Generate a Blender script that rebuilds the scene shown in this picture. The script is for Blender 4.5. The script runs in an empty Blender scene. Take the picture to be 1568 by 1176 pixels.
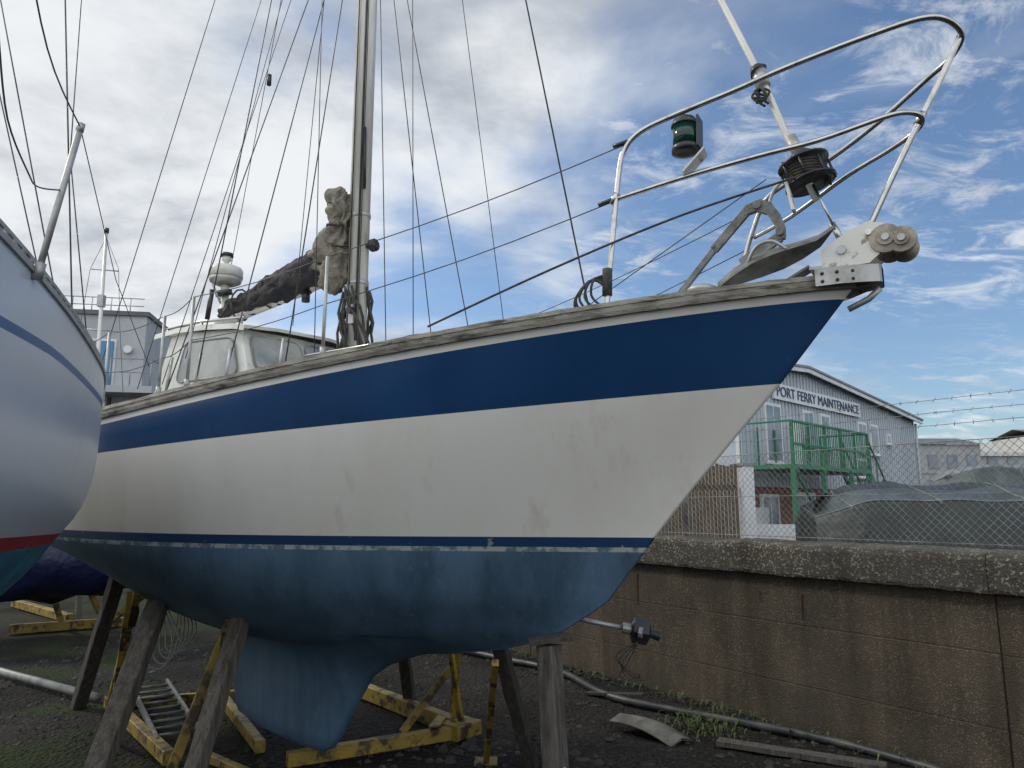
import bpy, bmesh, math, random
import numpy as np
from mathutils import Vector, Matrix, noise
random.seed(4)
scene=bpy.context.scene
EYE=2.25
R=math.radians
# ------------------------------------------------------------------ materials
def mat(name,col,rough=.5,metal=0.0,var=None,var2=None,bump=None,coat=0.0,stretch=(1,1,1),spec=.5,var3=None):
    m=bpy.data.materials.new(name);m.use_nodes=True
    nt=m.node_tree;N=nt.nodes;L=nt.links
    b=N['Principled BSDF'];b.inputs['Roughness'].default_value=rough
    b.inputs['Metallic'].default_value=metal
    b.inputs['Coat Weight'].default_value=coat
    b.inputs['Specular IOR Level'].default_value=spec
    c=(*col,1)
    b.inputs['Base Color'].default_value=c
    tc=N.new('ShaderNodeTexCoord');mp=N.new('ShaderNodeMapping');mp.inputs['Scale'].default_value=stretch
    L.new(tc.outputs['Object'],mp.inputs['Vector'])
    prev=None
    def layer(prev,v,seed):
        col2,scale,lo,hi=v[:4]
        n=N.new('ShaderNodeTexNoise');n.inputs['Scale'].default_value=scale;n.inputs['Detail'].default_value=8;n.inputs['Roughness'].default_value=.62
        ad=N.new('ShaderNodeVectorMath');ad.operation='ADD';ad.inputs[1].default_value=(seed*3.7,seed*1.3,seed*7.1)
        L.new(mp.outputs[0],ad.inputs[0]);L.new(ad.outputs[0],n.inputs['Vector'])
        r=N.new('ShaderNodeMapRange');r.inputs['From Min'].default_value=lo;r.inputs['From Max'].default_value=hi
        if len(v)>4: r.inputs['To Max'].default_value=v[4]
        L.new(n.outputs['Fac'],r.inputs['Value'])
        mx=N.new('ShaderNodeMix');mx.data_type='RGBA'
        if prev is None: mx.inputs['A'].default_value=c
        else: L.new(prev,mx.inputs['A'])
        mx.inputs['B'].default_value=(*col2,1)
        L.new(r.outputs[0],mx.inputs['Factor'])
        return mx.outputs['Result']
    if var: prev=layer(prev,var,0)
    if var2: prev=layer(prev,var2,1)
    if var3: prev=layer(prev,var3,2)
    if prev is not None: L.new(prev,b.inputs['Base Color'])
    if bump:
        n=N.new('ShaderNodeTexNoise');n.inputs['Scale'].default_value=bump[0];n.inputs['Detail'].default_value=6
        L.new(mp.outputs[0],n.inputs['Vector'])
        bp=N.new('ShaderNodeBump');bp.inputs['Strength'].default_value=bump[1];bp.inputs['Distance'].default_value=bump[2] if len(bump)>2 else .02
        L.new(n.outputs['Fac'],bp.inputs['Height']);L.new(bp.outputs[0],b.inputs['Normal'])
    return m
MT={}
MT['white']=mat('hull_white_gelcoat',(.76,.745,.69),.3,var=((.69,.67,.60),.9,.42,.7),var2=((.46,.41,.32),2.6,.58,.84,.75),var3=((.2,.18,.14),14,.72,.80,.5),stretch=(1.6,1.6,.3))
MT['navy']=mat('hull_navy_band',(.010,.045,.125),.2,var=((.018,.065,.165),.8,.4,.7),var2=((.10,.16,.24),9,.68,.80,.5),stretch=(1,1,.4))
MT['boot']=mat('boot_stripe_blue',(.010,.045,.12),.5,var=((.25,.27,.28),9,.64,.70))
MT['wline']=mat('waterline_white',(.36,.39,.38),.6,var=((.10,.16,.21),11,.46,.56))
MT['anti']=mat('antifouling_blue',(.085,.155,.235),.55,var=((.050,.100,.155),1.4,.38,.62),var2=((.022,.045,.07),2.6,.56,.82,.85),var3=((.15,.24,.33),16,.60,.72,.5),stretch=(2.2,2.2,.3),bump=(30,.15))
MT['deck']=mat('deck_white',(.62,.62,.57),.5,var=((.42,.42,.37),3,.45,.7),var2=((.15,.15,.12),6,.60,.78,.7))
MT['wood']=mat('weathered_wood',(.25,.235,.20),.85,var=((.125,.115,.095),5,.42,.6),var2=((.03,.03,.02),3,.56,.68),var3=((.42,.40,.36),12,.62,.72,.6),stretch=(1,1,4),bump=(40,.7,.012))
MT['stain']=mat('stainless_tube',(.50,.50,.485),.28,metal=1.0,var=((.30,.285,.25),12,.5,.78))
MT['alu']=mat('mast_aluminium',(.66,.65,.60),.42,metal=.3,var=((.48,.47,.42),2,.45,.7),var2=((.14,.14,.11),7,.64,.8),stretch=(3,3,.5))
MT['galv']=mat('galvanised_steel',(.42,.42,.41),.5,metal=.6,var=((.26,.25,.23),8,.45,.7),var2=((.16,.09,.05),10,.66,.78))
MT['anch']=mat('dull_galvanised_anchor',(.22,.22,.215),.65,metal=.4,var=((.12,.118,.108),9,.42,.62),var2=((.13,.075,.04),10,.62,.73),bump=(50,.3,.01))
MT['wire']=mat('rigging_wire',(.10,.10,.105),.5,metal=.5,var=((.05,.05,.05),5,.4,.6))
MT['rope']=mat('dark_rope',(.03,.03,.03),.9,var=((.07,.065,.05),20,.4,.6))
MT['black']=mat('black_plastic',(.018,.018,.02),.35,var=((.04,.04,.04),8,.5,.7))
MT['green']=mat('lamp_green_lens',(.004,.035,.025),.15,var=((.006,.05,.035),8,.5,.7))
MT['cover']=mat('boom_cover_canvas',(.014,.014,.020),.8,var=((.045,.038,.030),5,.45,.7),bump=(9,.9,.05))
MT['sail']=mat('weathered_sail',(.25,.23,.185),.85,var=((.14,.125,.095),6,.42,.62),var2=((.045,.045,.032),8,.60,.72),bump=(14,1.0,.05))
MT['rad']=mat('radome_white',(.60,.60,.56),.4,var=((.43,.42,.38),5,.5,.7))
MT['glass']=mat('cabin_window',(.22,.24,.24),.12,var=((.38,.39,.36),2.5,.4,.6),spec=.8)
MT['roller']=mat('bow_roller_nylon',(.33,.30,.245),.7,var=((.18,.155,.12),8,.42,.62),bump=(25,.5,.01))
MT['chipped']=mat('chipped_white_paint',(.62,.61,.57),.5,var=((.25,.22,.18),9,.58,.64))
# ------------------------------------------------------------------ mesh builder
class MB:
    def __init__(s): s.v=[];s.f=[];s.m=[];s.mats=[];s.sm=[]
    def mi(s,m):
        m=MT[m]
        if m not in s.mats: s.mats.append(m)
        return s.mats.index(m)
    def add(s,vs,fs,m,smooth=False):
        o=len(s.v);s.v+= [tuple(v) for v in vs];k=s.mi(m)
        for f in fs: s.f.append([i+o for i in f]);s.m.append(k);s.sm.append(smooth)
    def tube(s,pts,r,m,seg=8,caps=True,ell=1.0,flat=False):
        pts=[Vector(q) for q in pts];n=len(pts)
        rs=r if isinstance(r,(list,tuple)) else [r]*n
        t0=(pts[1]-pts[0]).normalized();up=Vector((0,0,1)) if abs(t0.z)<.9 else Vector((.849,-.529,0))
        a=t0.cross(up).normalized();vs=[]
        for i,q in enumerate(pts):
            t=(pts[min(i+1,n-1)]-pts[max(i-1,0)]).normalized()
            a=(a-t*a.dot(t)).normalized();b=t.cross(a)
            for k in range(seg):
                an=2*math.pi*k/seg
                vs.append(q+(a*math.cos(an)*ell+b*math.sin(an))*rs[i])
        fs=[]
        for i in range(n-1):
            for k in range(seg):
                k2=(k+1)%seg;fs.append([i*seg+k,i*seg+k2,(i+1)*seg+k2,(i+1)*seg+k])
        if flat:
            s.add(vs,fs,m,False);s.add(vs[:seg],[list(range(seg))[::-1]],m);s.add(vs[-seg:],[list(range(seg))],m);return
        if caps: fs.append(list(range(seg))[::-1]);fs.append([(n-1)*seg+k for k in range(seg)])
        s.add(vs,fs,m,True)
    def beam(s,p0,p1,w,h,m,up=(0,0,1),bev=.0):
        p0=Vector(p0);p1=Vector(p1);t=(p1-p0).normalized();u=Vector(up)
        if abs(t.dot(u))>.97:u=Vector((.849,-.529,0))
        a=t.cross(u).normalized();b=a.cross(t)
        if bev<=0: bev=min(w,h)*.08
        x=w/2;y=h/2
        pr=[(x-bev,-y),(x,-y+bev),(x,y-bev),(x-bev,y),(-x+bev,y),(-x,y-bev),(-x,-y+bev),(-x+bev,-y)]
        vs=[p0+a*i+b*j for i,j in pr]+[p1+a*i+b*j for i,j in pr]
        fs=[[k,(k+1)%8,8+(k+1)%8,8+k] for k in range(8)]+[list(range(8))[::-1],list(range(8,16))]
        s.add(vs,fs,m)
    def timber(s,p0,p1,w,h,m):
        # worn timber: section edges wander along the length
        p0=Vector(p0);p1=Vector(p1);t=(p1-p0).normalized();u=Vector((0,0,1))
        if abs(t.dot(u))>.97:u=Vector((.849,-.529,0))
        a=t.cross(u).normalized();b=a.cross(t);rows=[];n=18;sd_=random.uniform(0,50)
        for i in range(n+1):
            q=p0.lerp(p1,i/n);x=w/2;y=h/2;r=[]
            for j,(cx_,cy_) in enumerate([(.86,-1),(1,-.86),(1,.86),(.86,1),(-.86,1),(-1,.86),(-1,-.86),(-.86,-1)]):
                k=noise.noise(Vector((i*.5,j*1.7,sd_)))*.006+noise.noise(Vector((i*1.9,j*.9,sd_)))*.004
                r.append(q+a*(x*cx_+k)+b*(y*cy_+k))
            rows.append(r)
        s.grid(rows,m,smooth=False,close=True);s.poly(rows[0],m);s.poly(rows[-1],m)
    def box(s,c,size,m,rz=0):
        c=Vector(c);x,y,z=[q/2 for q in size];M=Matrix.Rotation(rz,3,'Z')
        vs=[c+M@Vector((i*x,j*y,k*z)) for i in(-1,1) for j in(-1,1) for k in(-1,1)]
        s.add(vs,[[0,1,3,2],[4,6,7,5],[0,4,5,1],[2,3,7,6],[0,2,6,4],[1,5,7,3]],m)
    def grid(s,rows,m,smooth=True,close=False):
        n=len(rows[0]);vs=[v for r in rows for v in r];fs=[]
        for i in range(len(rows)-1):
            for j in range(n-1+(1 if close else 0)):
                j2=(j+1)%n;fs.append([i*n+j,i*n+j2,(i+1)*n+j2,(i+1)*n+j])
        s.add(vs,fs,m,smooth)
    def poly(s,vs,m): s.add(vs,[list(range(len(vs)))],m)
    def build(s,name,parent=None,merge=False,recalc=True):
        me=bpy.data.meshes.new(name);me.from_pydata(s.v,[],s.f);me.validate(clean_customdata=False)
        for m in s.mats: me.materials.append(m)
        if len(me.polygons)==len(s.m):
            me.polygons.foreach_set('material_index',s.m);me.polygons.foreach_set('use_smooth',s.sm)
        bm=bmesh.new();bm.from_mesh(me)
        if merge: bmesh.ops.remove_doubles(bm,verts=bm.verts,dist=.0004)
        if recalc: bmesh.ops.recalc_face_normals(bm,faces=bm.faces)
        bm.to_mesh(me);bm.free()
        ob=bpy.data.objects.new(name,me);scene.collection.objects.link(ob)
        if parent:
            ob.parent=parent;ob.matrix_parent_inverse=Matrix.Translation(-parent.location)
        return ob
def root(name,loc=(0,0,0)):
    e=bpy.data.objects.new(name,None);e.location=loc;e.empty_display_size=.3;scene.collection.objects.link(e);return e
# ------------------------------------------------------------------ boat frame
def B(s,b,z): return Vector((2.2-.849*s-.529*b, 4.45+.529*s-.849*b, z+EYE))
shf=np.polyfit([0,1,2.5,4.5,6.1,7.5,9],[1.38,1.295,1.085,.92,.775,.71,.72],3)
def zsh(s): return float(np.polyval(shf,s))
bdf=np.polyfit([.534,2.5,4.5,6.1,9],[.783,.63,.518,.45,.42],2)
def zbd(s): return float(np.polyval(bdf,s))
stz=[-1.22,-1.15,-1.06,-.942,-.68,-.312,-.234,.11,.783,1.43]
sts=[3.77,3.1,2.59,2.22,1.80,1.50,1.443,1.15,.534,0]
afz=[-1.22,-1.1,-.9,-.6,-.3,.75];afs=[5.6,6.4,7.2,8.0,8.6,9.0]
def stem(z): return float(np.interp(z,stz,sts))
def aft(z): return float(np.interp(z,afz,afs))
ZW=-.30;ZB=-1.22
NU=70
U=[ (i/NU)**1.35 for i in range(NU+1)]
def fshape(u,ex,tr,um=.56):
    if u<um: return math.sin(math.pi/2*u/um)**ex if u>0 else 0.0
    return 1-(1-tr)*((u-um)/(1-um))**2
def hullrow(zf):
    s0=.8
    for _ in range(40): s0=.5*s0+.5*stem(zf(s0))
    s1=8.8
    for _ in range(40): s1=.5*s1+.5*aft(zf(s1))
    out=[]
    for u in U:
        s=s0+(s1-s0)*u;z=zf(s)
        if z>=ZW:
            t=(z-ZW)/(zsh(s)-ZW);t=min(1,t)
            Bm=1.30+.12*t**.8;ex=1.12-.34*t;tr=.55+.2*t
        else:
            q=(ZW-z)/(ZW-ZB);q=min(1,q)
            Bm=1.30*(1-q**1.8)**.62;ex=1.12+.25*q;tr=max(0,.55-1.3*q)
        out.append((s,fshape(u,ex,tr)*Bm,z))
    return out
def lerpf(fa,fb,t): return lambda s:fa(s)*(1-t)+fb(s)*t
zwhite=lambda s:zsh(s)-.085
boott=lambda s:-.215
bootb=lambda s:-.285
wlb=lambda s:-.318
seq=[(zsh,None),(zwhite,'white')]
for i in range(1,5): seq.append((lerpf(zwhite,zbd,i/4),'navy'))
for i in range(1,9): seq.append((lerpf(zbd,boott,i/8),'white'))
seq.append((bootb,'boot'));seq.append((wlb,'wline'))
for i in range(1,17):
    z=-.318-(1.22-.318)*math.sin(math.pi/2*i/16)
    seq.append(((lambda zz:(lambda s:zz))(z),'anti'))
rowsd=[(hullrow(f),m) for f,m in seq]
boat=root('sailing_yacht',B(4.5,0,-1))
mb=MB()
for side in (1,-1):
    for i in range(1,len(rowsd)):
        a=[B(s,b*side,z) for s,b,z in rowsd[i-1][0]];c=[B(s,b*side,z) for s,b,z in rowsd[i][0]]
        mb.grid([a,c],rowsd[i][1])
for i in range(1,len(rowsd)):
    a=rowsd[i-1][0][-1];c=rowsd[i][0][-1]
    mb.add([B(*a),B(a[0],-a[1],a[2]),B(c[0],-c[1],c[2]),B(*c)],[[0,1,2,3]],rowsd[i][1])
mb.build('hull',boat,merge=True)
sr=rowsd[0][0]
mb=MB()
mb.grid([[B(s,b*k,z-.03+.05*(1-k*k)) for k in (-1,-.6,-.2,.2,.6,1)] for s,b,z in sr],'deck')
mb.build('deck',boat)
mb=MB()
def nb(s):
    return float(np.interp(s,[q[0] for q in sr],[q[1] for q in sr]))
for side in (1,-1):
    rr=[]
    ss_=[0,.01,.02,.04,.07,.1,.15]+[.2+.05*i for i in range(176)]
    for s in ss_:
        b=nb(s);z=zsh(s)
        w=noise.noise(Vector((s*2,0,side)))*.006;w2=noise.noise(Vector((s*11,3,side)))*.007;w3=noise.noise(Vector((s*17,9,side)))*.006
        o=b+.030+w+w3;i=max(b-.05,0.0)
        ss=s-.04 if s<.02 else s
        rr.append([B(ss,o*side,z-.04+w2*.6),B(ss,(o+.008)*side,z-.012),B(ss,(o+.004+w2)*side,z+.016),B(ss,(o+.010)*side,z+.022),B(ss,(o-.004)*side,z+.055+w+w2),B(ss,i*side,z+.062+w+w3),B(ss,i*side,z-.03)])
    mb.grid(rr,'wood',smooth=False,close=True)
mb.build('rubbing_rail',boat)
mb=MB()
kt=[0,.12,.2,.28,.38,.52,.7,.85,.94,1.0]
kl=[3.0,3.25,3.55,3.80,3.97,4.07,4.2,4.30,4.38,4.5]
kr=[6.3,6.05,5.9,5.82,5.78,5.76,5.74,5.72,5.66,5.4]
kw=[.55,.34,.24,.18,.155,.145,.14,.135,.12,.05]
rr=[]
for t_,l,r_,w in zip(kt,kl,kr,kw):
    ring=[]
    xs=[0,.03,.1,.22,.38,.55,.72,.88,1]
    th=[0,.38,.68,.92,1,.92,.68,.32,.04]
    def zz(x): 
        s=l+(r_-l)*x;bot=-2.11+.14*max(0,(s-4.4))/1.3
        return -1.0+(bot+1.0)*t_
    for x,t in zip(xs,th): ring.append(B(l+(r_-l)*x,w*t,zz(x)))
    for x,t in list(zip(xs,th))[::-1][:-1]: ring.append(B(l+(r_-l)*x,-w*t,zz(x)))
    rr.append(ring)
mb.grid(rr,'anti',close=True);mb.poly(rr[-1],'anti')
mb.build('fin_keel',boat)
mb=MB()
rr=[]
for s,w,h in [(2.0,.35,-.02),(2.2,.45,.10),(2.6,.58,.17),(3.4,.72,.22),(4.2,.80,.27),(4.8,.84,.30)]:
    z0=zsh(s)-.03
    rr.append([B(s,w+.06,z0),B(s,w+.02,z0+h*.7),B(s,w-.05,z0+h),B(s,0,z0+h+.05),B(s,-w+.05,z0+h),B(s,-w-.02,z0+h*.7),B(s,-w-.06,z0)])
mb.grid(rr,'deck',smooth=False)
for y in (.62,): mb.tube([B(2.7,y-.1,zsh(2.7)+.23),B(3.3,y,zsh(3.3)+.26),B(4.2,y+.08,zsh(4.2)+.31)],.014,'stain')
mb.build('coachroof',boat)
MT['frame']=mat('window_rubber_frame',(.16,.16,.15),.6,var=((.32,.32,.30),6,.45,.6))
mb=MB()
zl=.85;WE=5.85
for sd in (1,-1):
    mb.grid([[B(4.45,1.02*sd,zl),B(5.2,1.05*sd,zl),B(WE,1.04*sd,zl-.05)],[B(4.75,.92*sd,1.50),B(5.2,.93*sd,1.54),B(WE-.12,.93*sd,1.56)]],'deck',smooth=False)
mb.grid([[B(4.45,b,zl) for b in (1.02,.35,-.35,-1.02)],[B(4.75,b,1.50+.05*(1-abs(b))) for b in (.92,.33,-.33,-.92)]],'deck',smooth=False)
mb.grid([[B(WE,b,zl-.1) for b in (1.04,-1.04)],[B(WE-.12,b,1.56) for b in (.93,-.93)]],'deck',smooth=False)
rf=[]
for s,zz_ in [(4.66,1.49),(4.8,1.52),(5.2,1.56),(5.6,1.58),(5.95,1.56)]:
    rf.append([B(s,.98,zz_-.02),B(s,.97,zz_+.03),B(s,.6,zz_+.07),B(s,0,zz_+.10),B(s,-.6,zz_+.07),B(s,-.97,zz_+.03),B(s,-.98,zz_-.02)])
mb.grid(rf,'deck',smooth=False)
mb.grid([rf[0],[q+Vector((0,0,-.03)) for q in rf[0]]],'deck',smooth=False)
mb.tube([B(4.72,.93,1.60),B(5.3,.93,1.64),B(5.85,.93,1.63)],.014,'stain')
for s in (4.75,5.3,5.8): mb.tube([B(s,.93,1.55),B(s,.93,1.63)],.012,'stain')
def pane(c4,n_off,m='glass'):
    P=[Vector(B(*q)) for q in c4];nn=(P[1]-P[0]).cross(P[3]-P[0]).normalized()*n_off
    out=[]
    for i in range(4):
        a=P[i-1];b=P[i];c=P[(i+1)%4]
        for t in (0,.25,.5,.75,1):
            p0=b+(a-b).normalized()*.09;p1=b+(c-b).normalized()*.09
            out.append(p0*(1-t)**2+b*2*t*(1-t)+p1*t*t)
    mb.poly([q+nn for q in out],m)
    mb.tube([q+nn for q in out]+[out[0]+nn],.009,'frame',seg=5,caps=False)
def wall(s,z,sd=1):
    t=(z-zl)/(1.53-zl);return (s+.0,(1.035-.115*t)*sd,z)
for a,b_ in [(4.78,5.50)]:
    for sd in (1,-1):
        pane([wall(a-.12,1.08,sd),wall(b_,1.08,sd),wall(b_-.02,1.46,sd),wall(a+.04,1.43,sd)],.02*sd*-1)
def fw(b,z):
    t=(z-zl)/(1.52-zl);return (4.45+.3*t-.02,b*(1-.08*t),z+.03*(1-abs(b)))
for a,b_ in [(.94,.35),(.29,-.29),(-.35,-.94)]:
    pane([fw(a,1.13),fw(b_,1.13),fw(b_,1.46),fw(a,1.46)],.0)
mb.tube([B(*fw(.1,1.12)),B(*fw(.25,1.35))],.008,'black',seg=5)
mb.build('wheelhouse',boat)
# mast
mb=MB()
mb.tube([B(4.31,0,1.0),B(4.31,0,12.0)],.105,'alu',seg=20,ell=.78)
mb.beam(B(4.425,0,1.4),B(4.425,0,12),.03,.03,'galv')
mb.tube([B(4.23,.09,1.5),B(4.24,.085,12)],.012,'wire',seg=5)
mb.tube([B(4.33,.095,1.5),B(4.33,.09,12)],.006,'rope',seg=5)
for z in (1.25,1.32,2.05,2.72): mb.tube([B(4.31,0,z),B(4.31,0,z+.04)],.112,'galv',seg=16,ell=.82)
mb.box(B(4.27,.09,1.75),(.06,.06,.18),'galv',rz=-.56);mb.tube([B(4.26,.10,1.78),B(4.26,.16,1.78)],.035,'black',seg=12,flat=True)
mb.tube([B(4.2,.07,2.98),B(4.21,.08,3.6)],.016,'black',seg=6)
for sd in (1,-1):
    mb.tube([B(4.35,0,6.8),B(4.4,.75*sd,6.9)],.03,'alu',seg=8)
mb.tube([B(4.15,0,2.42),B(4.10,0,2.42)],.06,'black',seg=10)
mb.tube([B(4.24,0,2.42),B(4.15,0,2.42)],.02,'black',seg=6)
for i in range(16):
    a=random.uniform(0,6.28);r=.13+random.uniform(-.02,.05)
    pts=[]
    for k in range(7):
        pts.append(B(4.31+r*math.cos(a+k*.25)+random.uniform(-.02,.02),r*math.sin(a+k*.25),2.0-k*.10+random.uniform(-.03,.03)))
    mb.tube(pts,.013,'rope',seg=6)
mb.build('mast',boat)
mb=MB()
mb.tube([B(4.42,0,2.22),B(6.35,0,1.95)],.055,'alu',seg=12)
def lumpy(path,m,seg=26,sub=12,amp=.12,ell=.8,pl=0):
    pts=[];rs=[]
    for i in range(len(path)-1):
        for k in range(sub):
            t=k/sub;t2=t*t*(3-2*t);pts.append(Vector(path[i][0])*(1-t)+Vector(path[i+1][0])*t);rs.append(path[i][1]*(1-t2)+path[i+1][1]*t2)
    pts.append(Vector(path[-1][0]));rs.append(path[-1][1])
    o=len(mb.v);mb.tube(pts,rs,m,seg=seg,ell=ell)
    for i in range(o,len(mb.v)):
        v=Vector(mb.v[i]);c=pts[min((i-o)//seg,len(pts)-1)];d=(v-c)
        an=((i-o)%seg)/seg*2*math.pi
        fold=abs(math.sin(an*3.5+noise.noise(v*2)*4))*.30-.15
        n=noise.noise_vector(v*6)*amp*.35+noise.noise_vector(v*14)*amp*.2
        mb.v[i]=tuple(v+n+d*fold*pl)
lumpy([(B(4.5,.03,2.28),.17),(B(4.85,.03,2.30),.18),(B(5.3,.03,2.22),.17),(B(5.8,0,2.12),.125),(B(6.15,0,2.06),.11),(B(6.3,0,2.02),.09)],'cover',pl=.8)
lumpy([(B(4.50,.05,3.02),.03),(B(4.53,.05,2.97),.11),(B(4.50,.06,2.80),.12),(B(4.53,.06,2.62),.10),(B(4.60,.07,2.48),.16),(B(4.60,.08,2.33),.18),(B(4.55,.08,2.16),.12),(B(4.50,.08,2.02),.06)],'sail',amp=.16,pl=1.9)
for z in (2.88,2.66,2.45): mb.tube([B(4.53+.13*math.cos(a),.05+.11*math.sin(a),z+.02*math.sin(a*2)) for a in [k*.524 for k in range(13)]],.010,'rope',seg=5)
for s,z in ((5.0,2.29),(5.5,2.18),(5.95,2.1)): mb.tube([B(s,.03+.17*math.cos(a)*.75,z+.17*math.sin(a)) for a in [k*.524 for k in range(13)]],.01,'rope',seg=5)
mb.tube([B(4.95,.05,2.08),B(4.95,.05,1.98)],.04,'black')
mb.build('boom_and_sail_cover',boat)
mb=MB()
mb.tube([B(6.25,0,.7),B(6.28,0,2.44)],.045,'rad',seg=12)
mb.tube([B(6.28,0,z) for z in (2.38,2.41,2.46)],[.10,.16,.175],'galv',seg=24)
mb.tube([B(6.28,0,z) for z in (2.462,2.54,2.57,2.60,2.61)],[.18,.18,.165,.10,.03],'rad',seg=24)
mb.tube([B(6.28,0,z) for z in (2.61,2.64,2.66,2.70)],[.025,.025,.05,.05],'rad',seg=14)
mb.tube([B(6.28,0,z) for z in (2.70,2.705,2.74,2.75)],[.05,.07,.065,.03],'black',seg=14)
mb.tube([B(6.28,0,2.26),B(6.28,.02,2.32)],.09,'black',seg=12)
mb.tube([B(6.28,.0,2.1),B(6.28,.16,2.36)],.012,'galv',seg=6)
mb.build('radar_scanner',boat)
def smooth(pts,n=5):
    P=[Vector(q) for q in pts];P=[P[0]]+P+[P[-1]];o=[]
    for i in range(1,len(P)-2):
        for k in range(n):
            t=k/n;a,b,c,d=P[i-1],P[i],P[i+1],P[i+2]
            o.append(.5*((2*b)+(c-a)*t+(2*a-5*b+4*c-d)*t*t+(3*b-a-3*c+d)*t**3))
    o.append(P[-2]);return o
mb=MB()
top=[(1.47,.64,1.22),(1.42,.63,1.7),(1.37,.61,2.18),(1.33,.60,2.36),(1.22,.585,2.47),(1.0,.55,2.54),(.62,.5,2.62),(.31,.42,2.72),(-.13,.33,2.82),(-.44,.22,2.90),(-.58,.12,2.90),(-.65,0,2.84),(-.58,-.12,2.78),(-.45,-.2,2.73),(-.12,-.3,2.55),(.24,-.4,2.40),(.52,-.44,2.32),(.66,-.46,2.24),(.76,-.48,2.05),(.85,-.5,1.8),(.95,-.5,1.36)]
mb.tube(smooth([B(*q) for q in top]),.0185,'stain',seg=12)
mid=[(1.40,.62,2.02),(.94,.52,2.11),(.5,.44,2.17),(.16,.35,2.22),(-.2,.2,2.34),(-.33,.12,2.37),(-.40,.03,2.36),(-.36,-.07,2.33),(-.2,-.15,2.28),(.06,-.22,2.20),(.47,-.38,2.05),(.76,-.48,1.98)]
mb.tube(smooth([B(*q) for q in mid]),.0165,'stain',seg=12)
mb.tube(smooth([B(-.64,0,2.84),B(-.52,0,2.6),B(-.39,.01,2.36),B(-.2,.02,2.0),B(-.06,.03,1.72)]),.019,'stain',seg=12)
for q in [(1.47,.64,1.25),(.95,-.5,1.33)]: mb.tube([B(*q),B(q[0],q[1],q[2]+.03)],.05,'stain',seg=12)
for q in [(1.40,.62,2.02),(-.39,.01,2.36)]:
    mb.tube([B(q[0]+.02,q[1],q[2]-.03),B(q[0]-.02,q[1],q[2]+.04)],.025,'stain',seg=10)
mb.build('pulpit',boat)
mb=MB()
L0=(.93,.53)
mb.tube([B(*L0,z) for z in (2.26,2.27,2.30,2.31)],[.05,.09,.09,.085],'black',seg=20)
mb.tube([B(*L0,z) for z in (2.31,2.45)],.08,'green',seg=20)
mb.tube([B(*L0,z) for z in (2.45,2.46,2.50,2.53)],[.088,.088,.07,.02],'black',seg=20)
mb.beam(B(.84,.50,2.50),B(.84,.52,2.28),.10,.015,'black')
mb.beam(B(.81,.50,2.26),B(.95,.52,2.12),.13,.012,'chipped')
mb.build('navigation_lamp',boat)
mb=MB()
mb.tube([B(.24,0,1.98),B(.38,0,2.42),B(.54,0,2.95),B(.79,0,3.65),B(4.05,0,12)],.024,'alu',seg=10,ell=.8)
for z,s,r in ((2.10,.265,.165),(2.245,.305,.165)):
    mb.tube([B(s,0,z),B(s+.003,0,z+.012)],r,'black',seg=26)
mb.tube([B(.265,0,2.11),B(.305,0,2.25)],.12,'rope',seg=20)
for i in range(6): mb.tube([B(.27+.006*i+.125*math.cos(a),.125*math.sin(a),2.125+.021*i) for a in [k*.524 for k in range(13)]],.011,'rope',seg=5)
for k in range(8):
    a=k*.785;mb.tube([B(.268+.155*math.cos(a),.155*math.sin(a),2.11),B(.308+.155*math.cos(a),.155*math.sin(a),2.245)],.008,'black',seg=5)
mb.tube([B(.305,0,2.26),B(.33,0,2.34)],[.13,.05],'black',seg=20)
mb.tube([B(.32,0,2.30),B(.38,0,2.46)],.04,'galv',seg=12)
mb.tube([B(.53,0,2.88),B(.555,0,3.0)],.05,'galv',seg=12)
mb.tube([B(.555,0,3.0),B(.58,0,3.04)],[.065,.04],'black',seg=12)
for y in (.03,-.03): mb.tube([B(.25,y,2.08),B(.14,y,1.76)],.010,'stain',seg=6)
mb.tube([B(.16,0,1.8),B(.10,0,1.66)],.022,'stain',seg=8)
mb.beam(B(.40,.10,2.1),B(.36,.12,1.88),.09,.02,'chipped')
for i in range(9):
    a=i*1.05;mb.tube(smooth([B(.54,.05,2.85),B(.54+.06*math.cos(a),.05+.05*math.sin(a),2.80),B(.53+.04*math.cos(a+2),.06,2.70+.01*i)],4),.009,'rope',seg=5)
mb.build('furling_gear',boat)
# bow fitting
mb=MB()
for sd in (1,-1):
    rr=[]
    for s,b in [(-.11,.03),(-.10,.06),(.0,.10),(.1,.17),(.24,.235)]:
        z=zsh(max(s,0));rr.append([B(s,(b+.03)*sd,z-.035),B(s,(b+.03)*sd,z+.075),B(s,0,z+.078)])
    mb.grid(rr,'galv',smooth=False)
    for s,b in [(.04,.152),(.12,.21),(.2,.246)]:
        for dz in (0,.05): mb.tube([B(s,b*sd,zsh(s)-.01+dz),B(s,(b+.012)*sd,zsh(s)-.01+dz)],.010,'black',seg=8)
    ck=[(.22,1.47),(.22,1.60),(.05,1.70),(-.06,1.735),(-.14,1.71),(-.18,1.62),(-.15,1.55),(-.05,1.47)]
    f0=[B(s,.085*sd,z) for s,z in ck];f1=[B(s,.105*sd,z) for s,z in ck]
    n=len(ck);mb.add(f0+f1,[list(range(n))[::-1],list(range(n,2*n))]+[[i,(i+1)%n,n+(i+1)%n,n+i] for i in range(n)],'chipped')
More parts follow.
